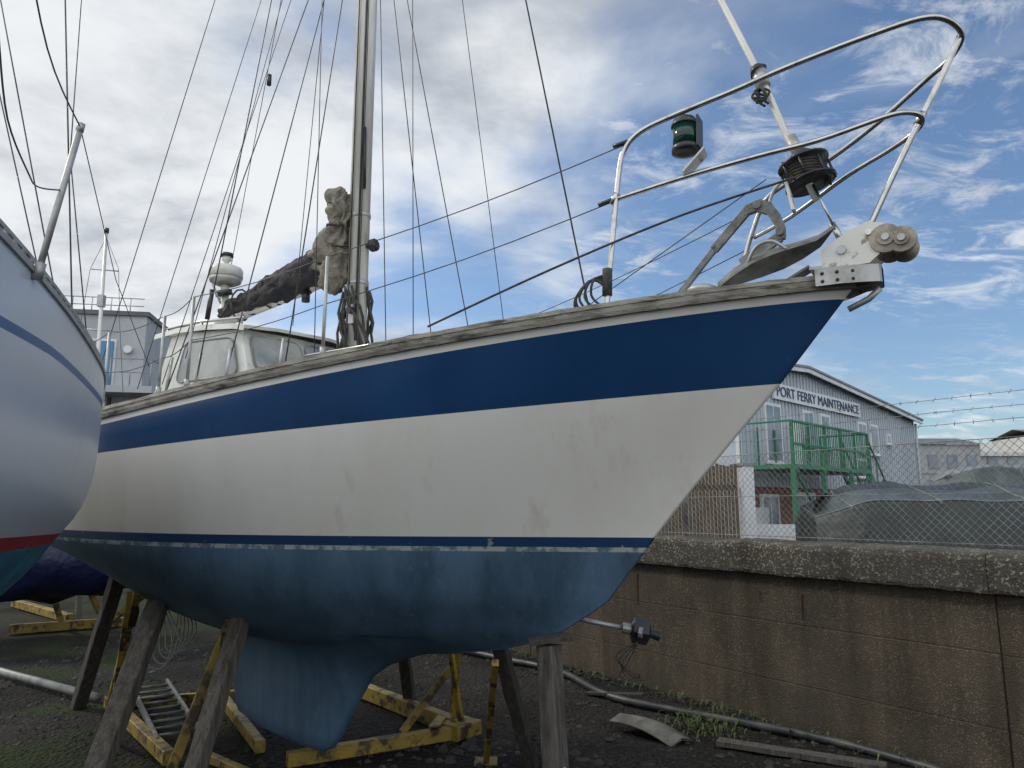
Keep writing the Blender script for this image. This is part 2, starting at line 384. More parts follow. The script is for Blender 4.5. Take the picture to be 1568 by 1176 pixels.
# twin grooved rollers on athwartship pins
for s_,z_,r_ in ((-.15,1.605,.095),(-.235,1.585,.085)):
    prof_=[(-.125,.6),(-.12,.95),(-.09,1.0),(-.06,.85),(-.02,.62),(.02,.62),(.06,.85),(.09,1.0),(.12,.95),(.125,.6)]
    for a_,c_ in zip(prof_[:-1],prof_[1:]):
        mb.tube([B(s_,a_[0],z_),B(s_,c_[0],z_)],[a_[1]*r_,c_[1]*r_],'roller',seg=24,flat=True)
    mb.tube([B(s_,.124,z_),B(s_,.14,z_)],.5*r_,'roller',seg=16,flat=True);mb.tube([B(s_,-.14,z_),B(s_,.155,z_)],.022,'galv',seg=10,flat=True)
mb.tube([B(-.06,-.12,1.66),B(-.06,.125,1.66)],.018,'stain',seg=8,flat=True)
mb.tube([B(.1,.10,1.58),B(.1,.12,1.58)],.03,'galv',seg=8,flat=True)
mb.beam(B(-.06,0,1.47),B(.3,0,1.5),.17,.02,'galv')
mb.tube([B(-.09,.0,1.33),B(-.02,.0,1.27),B(.1,0,1.22)],.02,'galv',seg=8)
mb.build('bow_roller_fitting',boat)
# anchor stowed on the foredeck
mb=MB()
def solid(pts0,pts1,m='anch'):
    n=len(pts0);mb.add([B(*q) for q in pts0]+[B(*q) for q in pts1],[list(range(n))[::-1],list(range(n,2*n))]+[[i,(i+1)%n,n+(i+1)%n,n+i] for i in range(n)],m)
mb.beam(B(1.15,.10,1.46),B(.88,.10,1.75),.03,.04,'anch');mb.beam(B(.90,.10,1.73),B(.64,.10,1.985),.03,.06,'anch')
ck=[(.68,1.93),(.65,2.00),(.57,2.02),(.50,1.98),(.455,1.90),(.425,1.80),(.43,1.72),(.475,1.72),(.49,1.82),(.535,1.91),(.60,1.945)]
solid([(s,.08,z) for s,z in ck],[(s,.12,z) for s,z in ck])
mb.tube([B(.59,.06,1.98),B(.59,.14,1.98)],.028,'anch',seg=10,flat=True);mb.tube([B(.455,.05,1.76),B(.455,.15,1.76)],.024,'anch',seg=10,flat=True)
for sg in (1,-1):
    rows=[]
    for s,zt,zb_,w in [(.88,1.50,1.47,.02),(.76,1.58,1.51,.10),(.62,1.635,1.555,.16),(.48,1.66,1.59,.17),(.35,1.675,1.625,.13),(.23,1.70,1.665,.07),(.13,1.755,1.75,.008)]:
        top_=[B(s,.10+w*sg*q,zt+(zb_-zt)*q*q) for q in (0,.25,.5,.75,1)]
        rows.append(top_+[v+Vector((0,0,-.018)) for v in top_[::-1]])
    mb.grid(rows,'anch',close=True,smooth=False)
mb.beam(B(.46,.10,1.74),B(.72,.10,1.60),.03,.07,'anch')
mb.tube(smooth([B(.66,.23,1.53),B(.58,.27,1.64),B(.48,.27,1.66),B(.40,.24,1.60)]),.012,'galv',seg=6)
mb.tube(smooth([B(.52,.10,1.98),B(.48,.10,2.07),B(.42,.10,2.12)]),.012,'galv',seg=6)
for k in range(7): mb.tube([B(1.13+.045*k+.02*math.cos(a),.10+(.015 if k%2 else 0)*math.sin(a),1.45-.02*k+(0 if k%2 else .015)*math.sin(a)) for a in [j*.785 for j in range(9)]],.006,'anch',seg=5)
mb.beam(B(.62,.02,1.36),B(.30,.02,1.52),.12,.015,'anch')
mb.build('anchor',boat)
mb=MB()
mb.tube([B(.98,.14,z) for z in (1.3,1.42,1.43,1.46,1.48)],[.07,.06,.10,.10,.06],'galv',seg=18)
mb.tube([B(1.2,-.05,z) for z in (1.3,1.40,1.44)],[.05,.05,.03],'galv',seg=14)
mb.build('mooring_bollard',boat)
mb=MB()
tops=[]
for s,h in [(3.42,.80),(4.78,.80),(5.15,.72),(6.0,.75),(6.6,.75),(7.8,.75)]:
    for sd in (1,-1):
        b=nb(s)-.03;z=zsh(s);mb.tube([B(s,b*sd,z),B(s-.01,b*sd,z+h)],.013,'galv',seg=8);mb.tube([B(s,b*sd,z+.05),B(s,b*sd,z+.12)],.022,'galv',seg=8)
        tops.append((s,b*sd,z+h))
for sd in (1,-1):
    t=[q for q in tops if q[1]*sd>0]
    for dz,st in ((0,(1.33,.60,2.40) if sd>0 else (.7,-.46,2.2)),(-.36,(1.40,.62,2.01) if sd>0 else (.8,-.48,1.9))):
        P_=[B(*st)]+[B(q[0],q[1],q[2]+dz) for q in t];pts=[]
        for a,c in zip(P_[:-1],P_[1:]):
            for k in range(6): u_=k/6;pts.append(a.lerp(c,u_)+Vector((0,0,-.035*math.sin(math.pi*u_))))
        pts.append(P_[-1]);mb.tube(pts,.004,'wire',seg=5)
mb.tube([B(1.30,.60,2.42),B(1.4,.62,2.40)],.014,'black',seg=6)
mb.tube([B(1.40,.63,2.02),B(1.5,.66,1.99)],.014,'black',seg=6)
mb.build('stanchions_and_lifelines',boat)
mb=MB()
W=.0055
def wire(a,b,r=W): mb.tube([B(*a),B(*b)],r,'wire',seg=5)
for sd in (1,-1):
    wire((4.72,1.36*sd,.9),(4.4,.75*sd,6.9));wire((4.4,.75*sd,6.9),(4.31,.05*sd,12))
    wire((4.35,1.36*sd,.95),(4.33,.1*sd,6.8));wire((5.1,1.36*sd,.9),(4.33,.1*sd,6.8));wire((3.75,1.30*sd,1.0),(4.3,.1*sd,6.8))
    for s in (4.72,4.35,5.1,3.75):
        mb.tube([B(s,1.355*sd,.93),B(s,1.32*sd,1.22)],.013,'galv',seg=6)
wire((9,0,.75),(4.4,0,12));wire((6.3,0,2.05),(4.4,0,12),.004)
wire((1.78,.2,1.3),(3.95,0,12),.007)
wire((3.3,-1.15,1.1),(4.25,-.05,12),.004)
for q in [((4.0,.3,1.3),(4.2,.1,12)),((4.6,.5,1.6),(4.4,.08,12)),((4.95,1.3,1.2),(4.38,.5,6.87)),((5.2,1.33,1.0),(4.36,.3,6.85)),((5.6,1.3,1.0),(4.4,0,9.5)),((3.5,1.25,1.1),(4.38,.6,6.88))]: wire(*q,r=.0038)
mb.tube(smooth([B(.3,.12,2.12),B(1.0,.5,1.86),B(1.8,.8,1.55),B(2.7,.95,1.25)]),.008,'rope',seg=6)
mb.tube([B(.55,0,2.2),B(1.7,.3,1.45),B(2.0,.35,1.25)],.004,'wire',seg=5)
for i in range(5):
    a=i*.35-.5
    mb.tube(smooth([B(1.46,.65,1.5-.02*i),B(1.46+.1*math.cos(a),.7,1.46),B(1.5+.16*math.cos(a+.4),.70,1.36),B(1.5+.18*math.cos(a+.8),.68,1.28)],4),.009,'rope',seg=5)
mb.tube([B(1.455,.645,1.36),B(1.45,.645,1.54)],.035,'rope',seg=8)
mb.tube([B(4.7,1.3,1.5),B(4.69,1.28,1.75)],.02,'black',seg=8)
mb.tube([B(4.55,.95,3.7),B(4.55,.95,3.8)],.02,'black',seg=8)
mb.build('standing_rigging',boat)

# ------------------------------------------------------------------ second boat (left)
MT['lwhite']=mat('left_hull_white',(.58,.61,.66),.28,var=((.50,.53,.58),.8,.4,.7),var2=((.36,.38,.40),2.2,.62,.86,.6),stretch=(1,1,.4))
MT['lblue']=mat('left_hull_blue_line',(.02,.09,.25),.35,var=((.03,.11,.28),3,.4,.6))
MT['lred']=mat('left_hull_red',(.38,.02,.04),.5,var=((.28,.02,.03),3,.4,.6))
MT['lteal']=mat('left_hull_antifoul',(.02,.18,.27),.6,var=((.015,.11,.18),4,.4,.6))
ax=Vector((-.4,.9165,0));rx=Vector((.9165,.4,0))
def C(s,b,z): 
    v=ax*(8.05-s)+rx*(-1.99+b);return Vector((v.x,v.y,z+EYE))
def lsh(s): return float(np.interp(s,[0,1.5,3,4.5,6,7.5,10.3],[.70,.735,.78,.805,.82,.87,1.1]))
LL=10.3
def lst(s): return float(np.interp(s,[0,1.5,3,4.7,5.7,7.5,10.3],[.60,.615,.61,.60,.55,.50,.5]))
def lrt(s): return float(np.interp(s,[0,3,6,10.3],[-.16,-.155,-.095,-.05]))
def lrow(zf,inset=0,q=0):
    out=[]
    for i in range(61):
        u=(i/60)**1.6
        s0=inset*1.6;s=s0+(LL-s0)*u
        if u<.33: f=(math.sin(math.pi/2*min(1,u/.33))**.52)
        else: f=1-((u-.33)/.67)**2.4
        bm=1.5*max(0,(1-q**1.8))**.7
        out.append((s,(f*bm if q<1 else 0),zf(s)))
    return out
lseq=[(lsh,None,.03,0)]
for i in range(1,3): lseq.append((lerpf(lsh,lambda s:lst(s)+.018,i/2),'lwhite',0,0))
lseq.append((lambda s:lst(s)-.018,'lblue',0,0))
for i in range(1,11): lseq.append((lerpf(lambda s:lst(s)-.018,lrt,i/10),'lwhite',.05*(i/10)**3,.34*(i/10)**2.2))
lseq.append((lambda s:lrt(s)-.06,'lred',.065,.385))
for i in range(1,11):
    a=i/10;lseq.append(((lambda aa:(lambda s:lrt(s)-.06-.62*math.sin(aa*math.pi/2)))(a),'lteal',.065+.9*a*a,.385+.615*a))
lb=root('moored_yacht',C(4,0,-1))
mb=MB();lr=[(lrow(f,i_,q_),m) for f,m,i_,q_ in lseq]
for sd in (1,-1):
    for i in range(1,len(lr)): mb.grid([[C(s,b*sd,z) for s,b,z in lr[i-1][0]],[C(s,b*sd,z) for s,b,z in lr[i][0]]],lr[i][1])
mb.grid([[C(s,b*k,z-.02) for k in (-1,0,1)] for s,b,z in lr[0][0]],'deck')
mb.build('hull',lb,merge=True)
mb=MB()
rr=[[C(s,b+.010,z-.01),C(s,b+.010,z+.012),C(s,b-.03,z+.012),C(s,b-.03,z-.01)] for s,b,z in lr[0][0]];mb.grid(rr,'galv',smooth=False,close=True)
rowL=lr[0][0];sL=[q[0] for q in rowL];bL=[q[1] for q in rowL]
s=.1
while s<6.5:
    b=float(np.interp(s,sL,bL));b2=float(np.interp(s+.05,sL,bL))
    mb.beam(C(s,b-.01,lsh(s)+.026),C(s+.05,b2-.01,lsh(s)+.026),.006,.026,'galv');s+=.095
rr=[[C(s,b-.012,lsh(s)+.036),C(s,b-.002,lsh(s)+.036),C(s,b-.002,lsh(s)+.05),C(s,b-.012,lsh(s)+.05)] for s,b,z in rowL];mb.grid(rr,'galv',smooth=False,close=True)
sx_,sy_=-1.66,2.48
mb.tube([(sx_,sy_,3.03),(sx_+.10,sy_,3.60)],.0115,'galv',seg=10);mb.tube([(sx_,sy_,3.03),(sx_+.010,sy_,3.09)],.019,'galv',seg=10)
mb.tube([(sx_+.098,sy_,3.585),(sx_+.103,sy_,3.615)],.014,'galv',seg=8)
mb.build('toe_rail_and_stanchion',lb)
mb=MB()
T=(sx_+.10,sy_,3.60)
for pts,r in [(smooth([(-1.30,1.7,3.42),(-1.40,1.9,3.31),(-1.50,2.15,3.27),(-1.58,2.32,3.30),(sx_+.055,sy_,3.36)]),.0028),(smooth([(-1.0,.9,4.3),(-1.25,1.6,3.86),(-1.45,2.1,3.66),T]),.0028),([T,(-1.95,3.5,3.35),(-2.3,4.6,3.12)],.002),
  (((-2.54,4.2,3.04),(-2.82,4.2,5.4),(-3.1,4.2,7.6)),.005),(((-2.50,4.3,3.04),(-2.75,4.3,4.4),(-2.80,4.3,6)),.004),(((-2.4,3.9,3.05),(-2.95,3.6,5.6)),.004),(((-2.0,3.1,3.05),(-2.45,2.8,5.0)),.003)]:
    mb.tube([Vector(q) for q in pts],r,'wire',seg=5)
mb.build('rigging_wires',lb)

# ------------------------------------------------------------------ ground
def ground_mat():
    m=bpy.data.materials.new('ground_gravel_dirt');m.use_nodes=True;nt=m.node_tree;N=nt.nodes;L=nt.links
    b=N['Principled BSDF'];b.inputs['Roughness'].default_value=.95;b.inputs['Specular IOR Level'].default_value=.25
    tc=N.new('ShaderNodeTexCoord')
    vo=N.new('ShaderNodeTexVoronoi');vo.inputs['Scale'].default_value=22;L.new(tc.outputs['Object'],vo.inputs['Vector'])
    n1=N.new('ShaderNodeTexNoise');n1.inputs['Scale'].default_value=.9;n1.inputs['Detail'].default_value=9;L.new(tc.outputs['Object'],n1.inputs['Vector'])
    n2=N.new('ShaderNodeTexNoise');n2.inputs['Scale'].default_value=30;n2.inputs['Detail'].default_value=6;L.new(tc.outputs['Object'],n2.inputs['Vector'])
    r1=N.new('ShaderNodeValToRGB');r1.color_ramp.elements[0].color=(.008,.007,.006,1);r1.color_ramp.elements[1].color=(.07,.062,.052,1)
    r1.color_ramp.elements[0].position=.35;r1.color_ramp.elements[1].position=.8
    L.new(n2.outputs['Fac'],r1.inputs['Fac'])
    mw=N.new('ShaderNodeMix');mw.data_type='RGBA';mw.blend_type='MULTIPLY';mw.inputs['B'].default_value=(.42,.40,.39,1)
    mr0=N.new('ShaderNodeMapRange');mr0.inputs['From Min'].default_value=.42;mr0.inputs['From Max'].default_value=.58
    n0=N.new('ShaderNodeTexNoise');n0.inputs['Scale'].default_value=.55;n0.inputs['Detail'].default_value=7;L.new(tc.outputs['Object'],n0.inputs['Vector'])
    L.new(n0.outputs['Fac'],mr0.inputs['Value']);L.new(mr0.outputs[0],mw.inputs['Factor']);L.new(r1.outputs[0],mw.inputs['A'])
    mx=N.new('ShaderNodeMix');mx.data_type='RGBA';mx.inputs['B'].default_value=(.024,.036,.008,1)
    mr=N.new('ShaderNodeMapRange');mr.inputs['From Min'].default_value=.46;mr.inputs['From Max'].default_value=.60
    L.new(n1.outputs['Fac'],mr.inputs['Value'])
    sx=N.new('ShaderNodeSeparateXYZ');L.new(tc.outputs['Object'],sx.inputs[0])
    mg=N.new('ShaderNodeMapRange');mg.inputs['From Min'].default_value=-2.5;mg.inputs['From Max'].default_value=-4.2;L.new(sx.outputs['X'],mg.inputs['Value'])
    mu=N.new('ShaderNodeMath');mu.operation='MULTIPLY';L.new(mr.outputs[0],mu.inputs[0]);L.new(mg.outputs[0],mu.inputs[1])
    L.new(mu.outputs[0],mx.inputs['Factor']);L.new(mw.outputs['Result'],mx.inputs['A']);L.new(mx.outputs['Result'],b.inputs['Base Color'])
    ad=N.new('ShaderNodeMath');ad.operation='ADD';L.new(vo.outputs['Distance'],ad.inputs[0]);L.new(n2.outputs['Fac'],ad.inputs[1])
    bp=N.new('ShaderNodeBump');bp.inputs['Strength'].default_value=.8;bp.inputs['Distance'].default_value=.04;L.new(ad.outputs[0],bp.inputs['Height']);L.new(bp.outputs[0],b.inputs['Normal'])
    return m
MT['ground']=ground_mat()
mb=MB()
xs=[-400,-60,-15]+[-12+i*.25 for i in range(77)]+[10,60,400];ys=[-60,-5,3]+[4+i*.25 for i in range(57)]+[20,60,400]
def gz(x,y): return noise.noise(Vector((x*.8,y*.8,0)))*.04+noise.noise(Vector((x*3,y*3,2)))*.02
mb.grid([[Vector((x,y,(gz(x,y) if (-12<x<8 and 4<y<18) else 0))) for x in xs] for y in ys],'ground')
mb.build('ground',recalc=False)
MT['stone']=mat('gravel_stone',(.055,.051,.045),.9,var=((.022,.020,.018),2,.4,.6),var2=((.20,.19,.17),3.0,.64,.72))
mb=MB()
def stone(c,r):
    vs=[]
    for dx,dy,dz in [(1,0,0),(.3,.95,0),(-.8,.6,0),(-.8,-.6,0),(.3,-.95,0),(.3,.2,.8),(-.3,-.1,.85)]:
        vs.append(Vector(c)+Vector((dx*random.uniform(.7,1.2),dy*random.uniform(.7,1.2),dz*random.uniform(.5,.9)))*r)
    mb.add(vs,[[0,1,5],[1,2,6,5],[2,3,6],[3,4,5,6],[4,0,5]],'stone')
for i in range(7000):
    x=random.uniform(-7,4.2);y=random.uniform(5.5,13)
    if noise.noise(Vector((x*.9,y*.9,7)))<-.15 and random.random()<.8: continue
    r=random.choice([.012,.015,.02,.02,.03,.045])*random.uniform(.7,1.3)
    stone((x,y,gz(x,y)-.002),r)
for i in range(70):
    stone((.0+random.gauss(0,.5),7.2+random.gauss(0,.4),.0),random.uniform(.03,.08))
for i in range(300):
    k=random.uniform(-3.5,6);o=abs(random.gauss(0,.3));q=Vector((1.80,9.66,0))+Vector((-.573,.82,0))*k+Vector((-.82,-.573,0))*(.05+o);stone((q.x,q.y,0),random.uniform(.02,.06))
mb.build('gravel',recalc=False)

# ------------------------------------------------------------------ concrete wall
def conc(name,c1,c2,c3,vs=55,sp=.7):
    m=bpy.data.materials.new(name);m.use_nodes=True;nt=m.node_tree;N=nt.nodes;L=nt.links
    b=N['Principled BSDF'];b.inputs['Roughness'].default_value=.92;b.inputs['Specular IOR Level'].default_value=.25
    tc=N.new('ShaderNodeTexCoord')
    vo=N.new('ShaderNodeTexVoronoi');vo.inputs['Scale'].default_value=vs;L.new(tc.outputs['Object'],vo.inputs['Vector'])
    sc=N.new('ShaderNodeSeparateColor');L.new(vo.outputs['Color'],sc.inputs[0])
    n=N.new('ShaderNodeTexNoise');n.inputs['Scale'].default_value=1.6;n.inputs['Detail'].default_value=9;L.new(tc.outputs['Object'],n.inputs['Vector'])
    r=N.new('ShaderNodeMapRange');r.inputs['From Min'].default_value=.35;r.inputs['From Max'].default_value=.68;L.new(n.outputs['Fac'],r.inputs['Value'])
    m1=N.new('ShaderNodeMix');m1.data_type='RGBA';m1.inputs['A'].default_value=(*c1,1);m1.inputs['B'].default_value=(*c2,1);L.new(r.outputs[0],m1.inputs['Factor'])
    r2=N.new('ShaderNodeMapRange');r2.inputs['From Min'].default_value=.80;r2.inputs['From Max'].default_value=.9;L.new(sc.outputs[0],r2.inputs['Value'])
    m2=N.new('ShaderNodeMix');m2.data_type='RGBA';m2.inputs['B'].default_value=(*c3,1);L.new(m1.outputs['Result'],m2.inputs['A']);
    mul=N.new('ShaderNodeMath');mul.operation='MULTIPLY';mul.inputs[1].default_value=sp;L.new(r2.outputs[0],mul.inputs[0]);L.new(mul.outputs[0],m2.inputs['Factor'])
    mp=N.new('ShaderNodeMapping');mp.inputs['Scale'].default_value=(2.2,2.2,.25);L.new(tc.outputs['Object'],mp.inputs[0])
    n3=N.new('ShaderNodeTexNoise');n3.inputs['Scale'].default_value=1.6;n3.inputs['Detail'].default_value=7;n3.inputs['Roughness'].default_value=.65;L.new(mp.outputs[0],n3.inputs['Vector'])
    r3=N.new('ShaderNodeMapRange');r3.inputs['From Min'].default_value=.42;r3.inputs['From Max'].default_value=.75;r3.inputs['To Max'].default_value=.8;L.new(n3.outputs['Fac'],r3.inputs['Value'])
    m3=N.new('ShaderNodeMix');m3.data_type='RGBA';m3.inputs['B'].default_value=(c1[0]*.3,c1[1]*.28,c1[2]*.27,1);L.new(m2.outputs['Result'],m3.inputs['A']);L.new(r3.outputs[0],m3.inputs['Factor'])
    n4=N.new('ShaderNodeTexNoise');n4.inputs['Scale'].default_value=.9;n4.inputs['Detail'].default_value=9;L.new(tc.outputs['Object'],n4.inputs['Vector'])
    r4=N.new('ShaderNodeMapRange');r4.inputs['From Min'].default_value=.48;r4.inputs['From Max'].default_value=.66;r4.inputs['To Max'].default_value=.65;L.new(n4.outputs['Fac'],r4.inputs['Value'])
    m4=N.new('ShaderNodeMix');m4.data_type='RGBA';m4.inputs['B'].default_value=(c1[0]*.55,c1[1]*.60,c1[2]*.68,1);L.new(m3.outputs['Result'],m4.inputs['A']);L.new(r4.outputs[0],m4.inputs['Factor'])
    L.new(m4.outputs['Result'],b.inputs['Base Color'])
    bp=N.new('ShaderNodeBump');bp.inputs['Strength'].default_value=.6;bp.inputs['Distance'].default_value=.010;L.new(vo.outputs['Distance'],bp.inputs['Height']);L.new(bp.outputs[0],b.inputs['Normal'])
    return m
MT['conc']=conc('pebbledash_concrete',(.105,.084,.060),(.062,.051,.040),(.22,.185,.135),85,.6)
MT['cop']=conc('exposed_aggregate_coping',(.115,.104,.085),(.06,.056,.046),(.38,.35,.28),60,.8)
MT['rust']=mat('rust_and_lime_stain',(.045,.022,.012),.9,var=((.08,.045,.03),9,.4,.6))
W0=Vector((1.80,9.66,0));wd=Vector((-.573,.82,0)).normalized();wn=Vector((-.82,-.573,0)).normalized()
def Wp(k,o,z): v=W0+wd*k+wn*o;return Vector((v.x,v.y,z))
mb=MB()
k=-10.55
while k<34:
    L_=6.6 if k<-4.5 and k>-10 else (6.6 if k>-4.0 else 6.6)
    a,b_=k,k+L_-.014
    zz_=[-.1,.42,.424,.436,.44,1.02,1.024,1.036,1.04,1.53];oo=[0,0,-.004,-.004,.0,0,-.004,-.004,0,0]
    ncol=40
    mb.grid([[Wp(a+(b_-a)*j/ncol,oo[i]+noise.noise(Vector((a+j*.3,z*1.5,0)))*.006,z+(noise.noise(Vector((a+j*.15,z,4)))*.006 if 0<i<9 else 0)) for j in range(ncol+1)] for i,z in enumerate(zz_)],'conc',smooth=False)
    mb.grid([[Wp(b_,0,-.1),Wp(b_,-.015,-.1),Wp(k+L_,-.015,-.1),Wp(k+L_,0,-.1)],[Wp(b_,0,1.53),Wp(b_,-.015,1.53),Wp(k+L_,-.015,1.53),Wp(k+L_,0,1.53)]],'conc',smooth=False)
    c0=[(.09,1.53),(.10,1.56),(.10,1.68),(.10,1.80),(.085,1.845),(.04,1.865),(-.34,1.88),(-.34,1.53)]
    e=.003
    rr=[];n=90
    for i in range(n):
        kk=k+e+(L_-2*e)*i/(n-1)
        j=noise.noise(Vector((kk*1.7,0,5)))*.014
        rr.append([Wp(kk,o+j*.5+noise.noise(Vector((kk*13,o*9,z*15)))*.010,z+j+noise.noise(Vector((kk*12,o*9,z*9)))*.013) for o,z in c0])
    mb.grid(rr,'cop',smooth=False,close=True);mb.poly(rr[0],'cop');mb.poly(rr[-1],'cop')
    k+=L_
mb.grid([[Wp(-10.5,-.3,-.1),Wp(34,-.3,-.1)],[Wp(-10.5,-.3,1.53),Wp(34,-.3,1.53)]],'conc',smooth=False)
for kk,z0,z1,w in ((-2.1,1.1,1.36,.02),(-1.6,1.22,1.34,.012),(.3,1.0,1.4,.02)):
    mb.add([Wp(kk-w,.012,z1),Wp(kk+w,.012,z1),Wp(kk+w*.5,.012,z0),Wp(kk-w*.3,.012,z0)],[[0,1,2,3]],'rust')
mb.build('concrete_wall',recalc=False)
# ------------------------------------------------------------------ chain-link fence
MT['link']=mat('chain_link_wire',(.30,.31,.30),.5,metal=.5,var=((.18,.17,.15),5,.4,.6))
fz0,fz1=1.90,2.84;ka,kb=-5.6,2.5
mb=MB()
sp_=.075;H=fz1-fz0
nk=int((kb-ka+H)/sp_)
def clip(pa,pb):
    (k1_,z1_),(k2_,z2_)=pa,pb
    for lim,lo in ((ka,True),(kb,False)):
        if (k1_<lim) if lo else (k1_>lim):
            if k2_==k1_: return None
            t=(lim-k1_)/(k2_-k1_)
            if t>1 or t<0: return None
            z1_=z1_+(z2_-z1_)*t;k1_=lim
    return (k1_,z1_)
for i in range(nk):
    for dr in (1,-1):
        if dr>0: p0=(ka-H+i*sp_,fz0);p1=(ka+i*sp_,fz1)
        else: p0=(ka+i*sp_,fz0);p1=(ka-H+i*sp_,fz1)
        a=clip(p0,p1);b_=clip(p1,p0)
        if not a or not b_ or abs(a[0]-b_[0])<.02: continue
        n=max(2,int(abs(b_[0]-a[0])/.3)+1);pts=[]
        for q in range(n+1):
            t=q/n;pts.append(Wp(a[0]+(b_[0]-a[0])*t,-.17+.004*dr,a[1]+(b_[1]-a[1])*t+noise.noise(Vector((i*.4,q,dr)))*.006))
        mb.tube(pts,.0024,'link',seg=4,caps=False)
for z in (fz0+.02,fz1-.0,2.36): mb.tube([Wp(ka+(kb-ka)*t/10,-.175,z+noise.noise(Vector((t,z,0)))*.012) for t in range(11)],.004,'link',seg=5)
for z in (3.0,3.12,3.24):
    pts=[Wp(ka+(kb-ka)*t/12,-.20,z+noise.noise(Vector((t*.7,z*5,0)))*.02) for t in range(13)];mb.tube(pts,.003,'link',seg=5)
    kk=ka
    while kk<kb:
        c=Wp(kk,-.20,z);j=Vector((random.uniform(-.015,.015),random.uniform(-.015,.015),.018));mb.tube([c-j,c+j],.002,'link',seg=4);j=Vector((random.uniform(-.015,.015),.01,-.016));mb.tube([c-j,c+j],.002,'link',seg=4);kk+=.16
for kk in (-7.6,-.4,2.5): mb.tube([Wp(kk,-.2,1.6),Wp(kk,-.2,3.3)],.028,'link',seg=10)
mb.build('chain_link_fence',recalc=False)

# ------------------------------------------------------------------ maintenance building
MT['clad']=mat('grey_cladding',(.44,.48,.52),.5,var=((.36,.40,.44),.5,.4,.7),var2=((.25,.27,.29),1.5,.6,.8,.5))
m=bpy.data.materials.new('red_brick');m.use_nodes=True;N=m.node_tree.nodes;b=N['Principled BSDF'];b.inputs['Roughness'].default_value=.9
br=N.new('ShaderNodeTexBrick');br.inputs['Scale'].default_value=4;br.inputs['Color1'].default_value=(.22,.06,.04,1);br.inputs['Color2'].default_value=(.15,.045,.035,1);br.inputs['Mortar'].default_value=(.25,.22,.2,1)
tc=N.new('ShaderNodeTexCoord');mp=N.new('ShaderNodeMapping');mp.inputs['Rotation'].default_value=(R(90),0,R(-45));m.node_tree.links.new(tc.outputs['Object'],mp.inputs[0]);m.node_tree.links.new(mp.outputs[0],br.inputs['Vector']);m.node_tree.links.new(br.outputs['Color'],b.inputs['Base Color']);MT['brick']=m
MT['roof']=mat('grey_roof_trim',(.22,.24,.26),.6,var=((.16,.17,.18),1,.4,.6))
MT['wpaint']=mat('white_paint_panel',(.66,.67,.68),.5,var=((.54,.55,.56),2,.4,.7))
MT['dglass']=mat('window_glass_dark',(.12,.15,.18),.1,var=((.22,.26,.30),.8,.4,.6))
MT['gpaint']=mat('green_painted_steel',(.015,.18,.085),.5,var=((.02,.13,.065),3,.4,.6))
MT['letters']=mat('sign_letters_blue',(.02,.05,.12),.5,var=((.03,.06,.14),3,.4,.6))
def F(a,o,z): return Vector((21.5-.707*a+.707*o,39.4-.707*a-.707*o,z))
bl=root('maintenance_building',F(10,0,0))
mb=MB()
prof=[(0,6.75),(13.8,7.72),(19.4,7.33)]
n=130;rowb=[];rowt=[]
for i in range(n+1):
    a=19.4*i/n
    for o in ((0,.04) if i%2==0 else (.04,0)):
        zt=float(np.interp(a,[q[0] for q in prof],[q[1] for q in prof]))
        rowb.append(F(a,o,2.95));rowt.append(F(a,o,zt))
mb.grid([rowb,rowt],'clad',smooth=False)
mb.grid([[F(0,-.02,0),F(19.4,-.02,0)],[F(0,-.02,2.95),F(19.4,-.02,2.95)]],'brick',smooth=False)
mb.add([F(0,0,0),F(0,-20,0),F(0,-20,6.75),F(0,0,6.75)],[[0,1,2,3]],'clad');mb.add([F(19.4,0,0),F(19.4,-20,0),F(19.4,-20,7.33),F(19.4,0,7.33)],[[0,1,2,3]],'clad')
mb.build('walls',bl)
mb=MB()
mb.grid([[F(-.3,.35,6.76),F(13.8,.35,7.76),F(19.8,.35,7.33)],[F(-.3,-20,6.76),F(13.8,-20,7.76),F(19.8,-20,7.33)]],'roof',smooth=False)
mb.beam(F(-.3,.36,6.68),F(13.8,.36,7.68),.08,.20,'wpaint');mb.beam(F(13.8,.36,7.68),F(19.8,.36,7.26),.08,.20,'wpaint')
mb.beam(F(-.3,.40,6.80),F(13.8,.40,7.80),.1,.1,'roof');mb.beam(F(13.8,.40,7.80),F(19.8,.40,7.38),.1,.1,'roof')
mb.tube([F(0,.12,6.6),F(0,.12,0)],.06,'clad')
mb.beam(F(19.35,.1,0),F(19.35,.1,7.3),.45,.12,'wpaint')
mb.build('roof',bl)
mb=MB()
def win(a0,a1,z0,z1,mull=1):
    mb.box((F((a0+a1)/2,.06,(z0+z1)/2)),(a1-a0+.16,.10,z1-z0+.16),'wpaint',rz=R(45))
    for i in range(mull+1):
        w=(a1-a0)/(mull+1);mb.box(F(a0+w*(i+.5),.09,(z0+z1)/2),(w-.08,.06,z1-z0-.06),'dglass',rz=R(45))
    mb.box(F((a0+a1)/2,.16,z0-.1),(a1-a0+.3,.16,.06),'wpaint',rz=R(45))
win(16.0,17.2,3.9,6.0);win(13.0,13.9,4.7,6.0);win(11.4,12.2,4.7,6.0);win(7.2,8.1,4.7,6.0);win(5.7,6.6,4.7,6.0,0);win(4.0,4.4,5.3,5.7,0)
win(16.6,17.8,1.2,2.6);win(13.4,15,1.4,2.7);win(10,11.5,1.2,2.7);win(7.2,8.6,3.6,4.3,0)
mb.box(F(18,.1,1.1),(1.0,.12,2.2),'wpaint',rz=R(45))
mb.box(F(14.9,.1,4.6),(.9,.12,2.0),'wpaint',rz=R(45))
mb.build('windows_and_doors',bl)
mb=MB();mb.box(F(12.25,.12,6.58),(8.6,.08,.62),'wpaint',rz=R(45));mb.build('sign_board',bl)
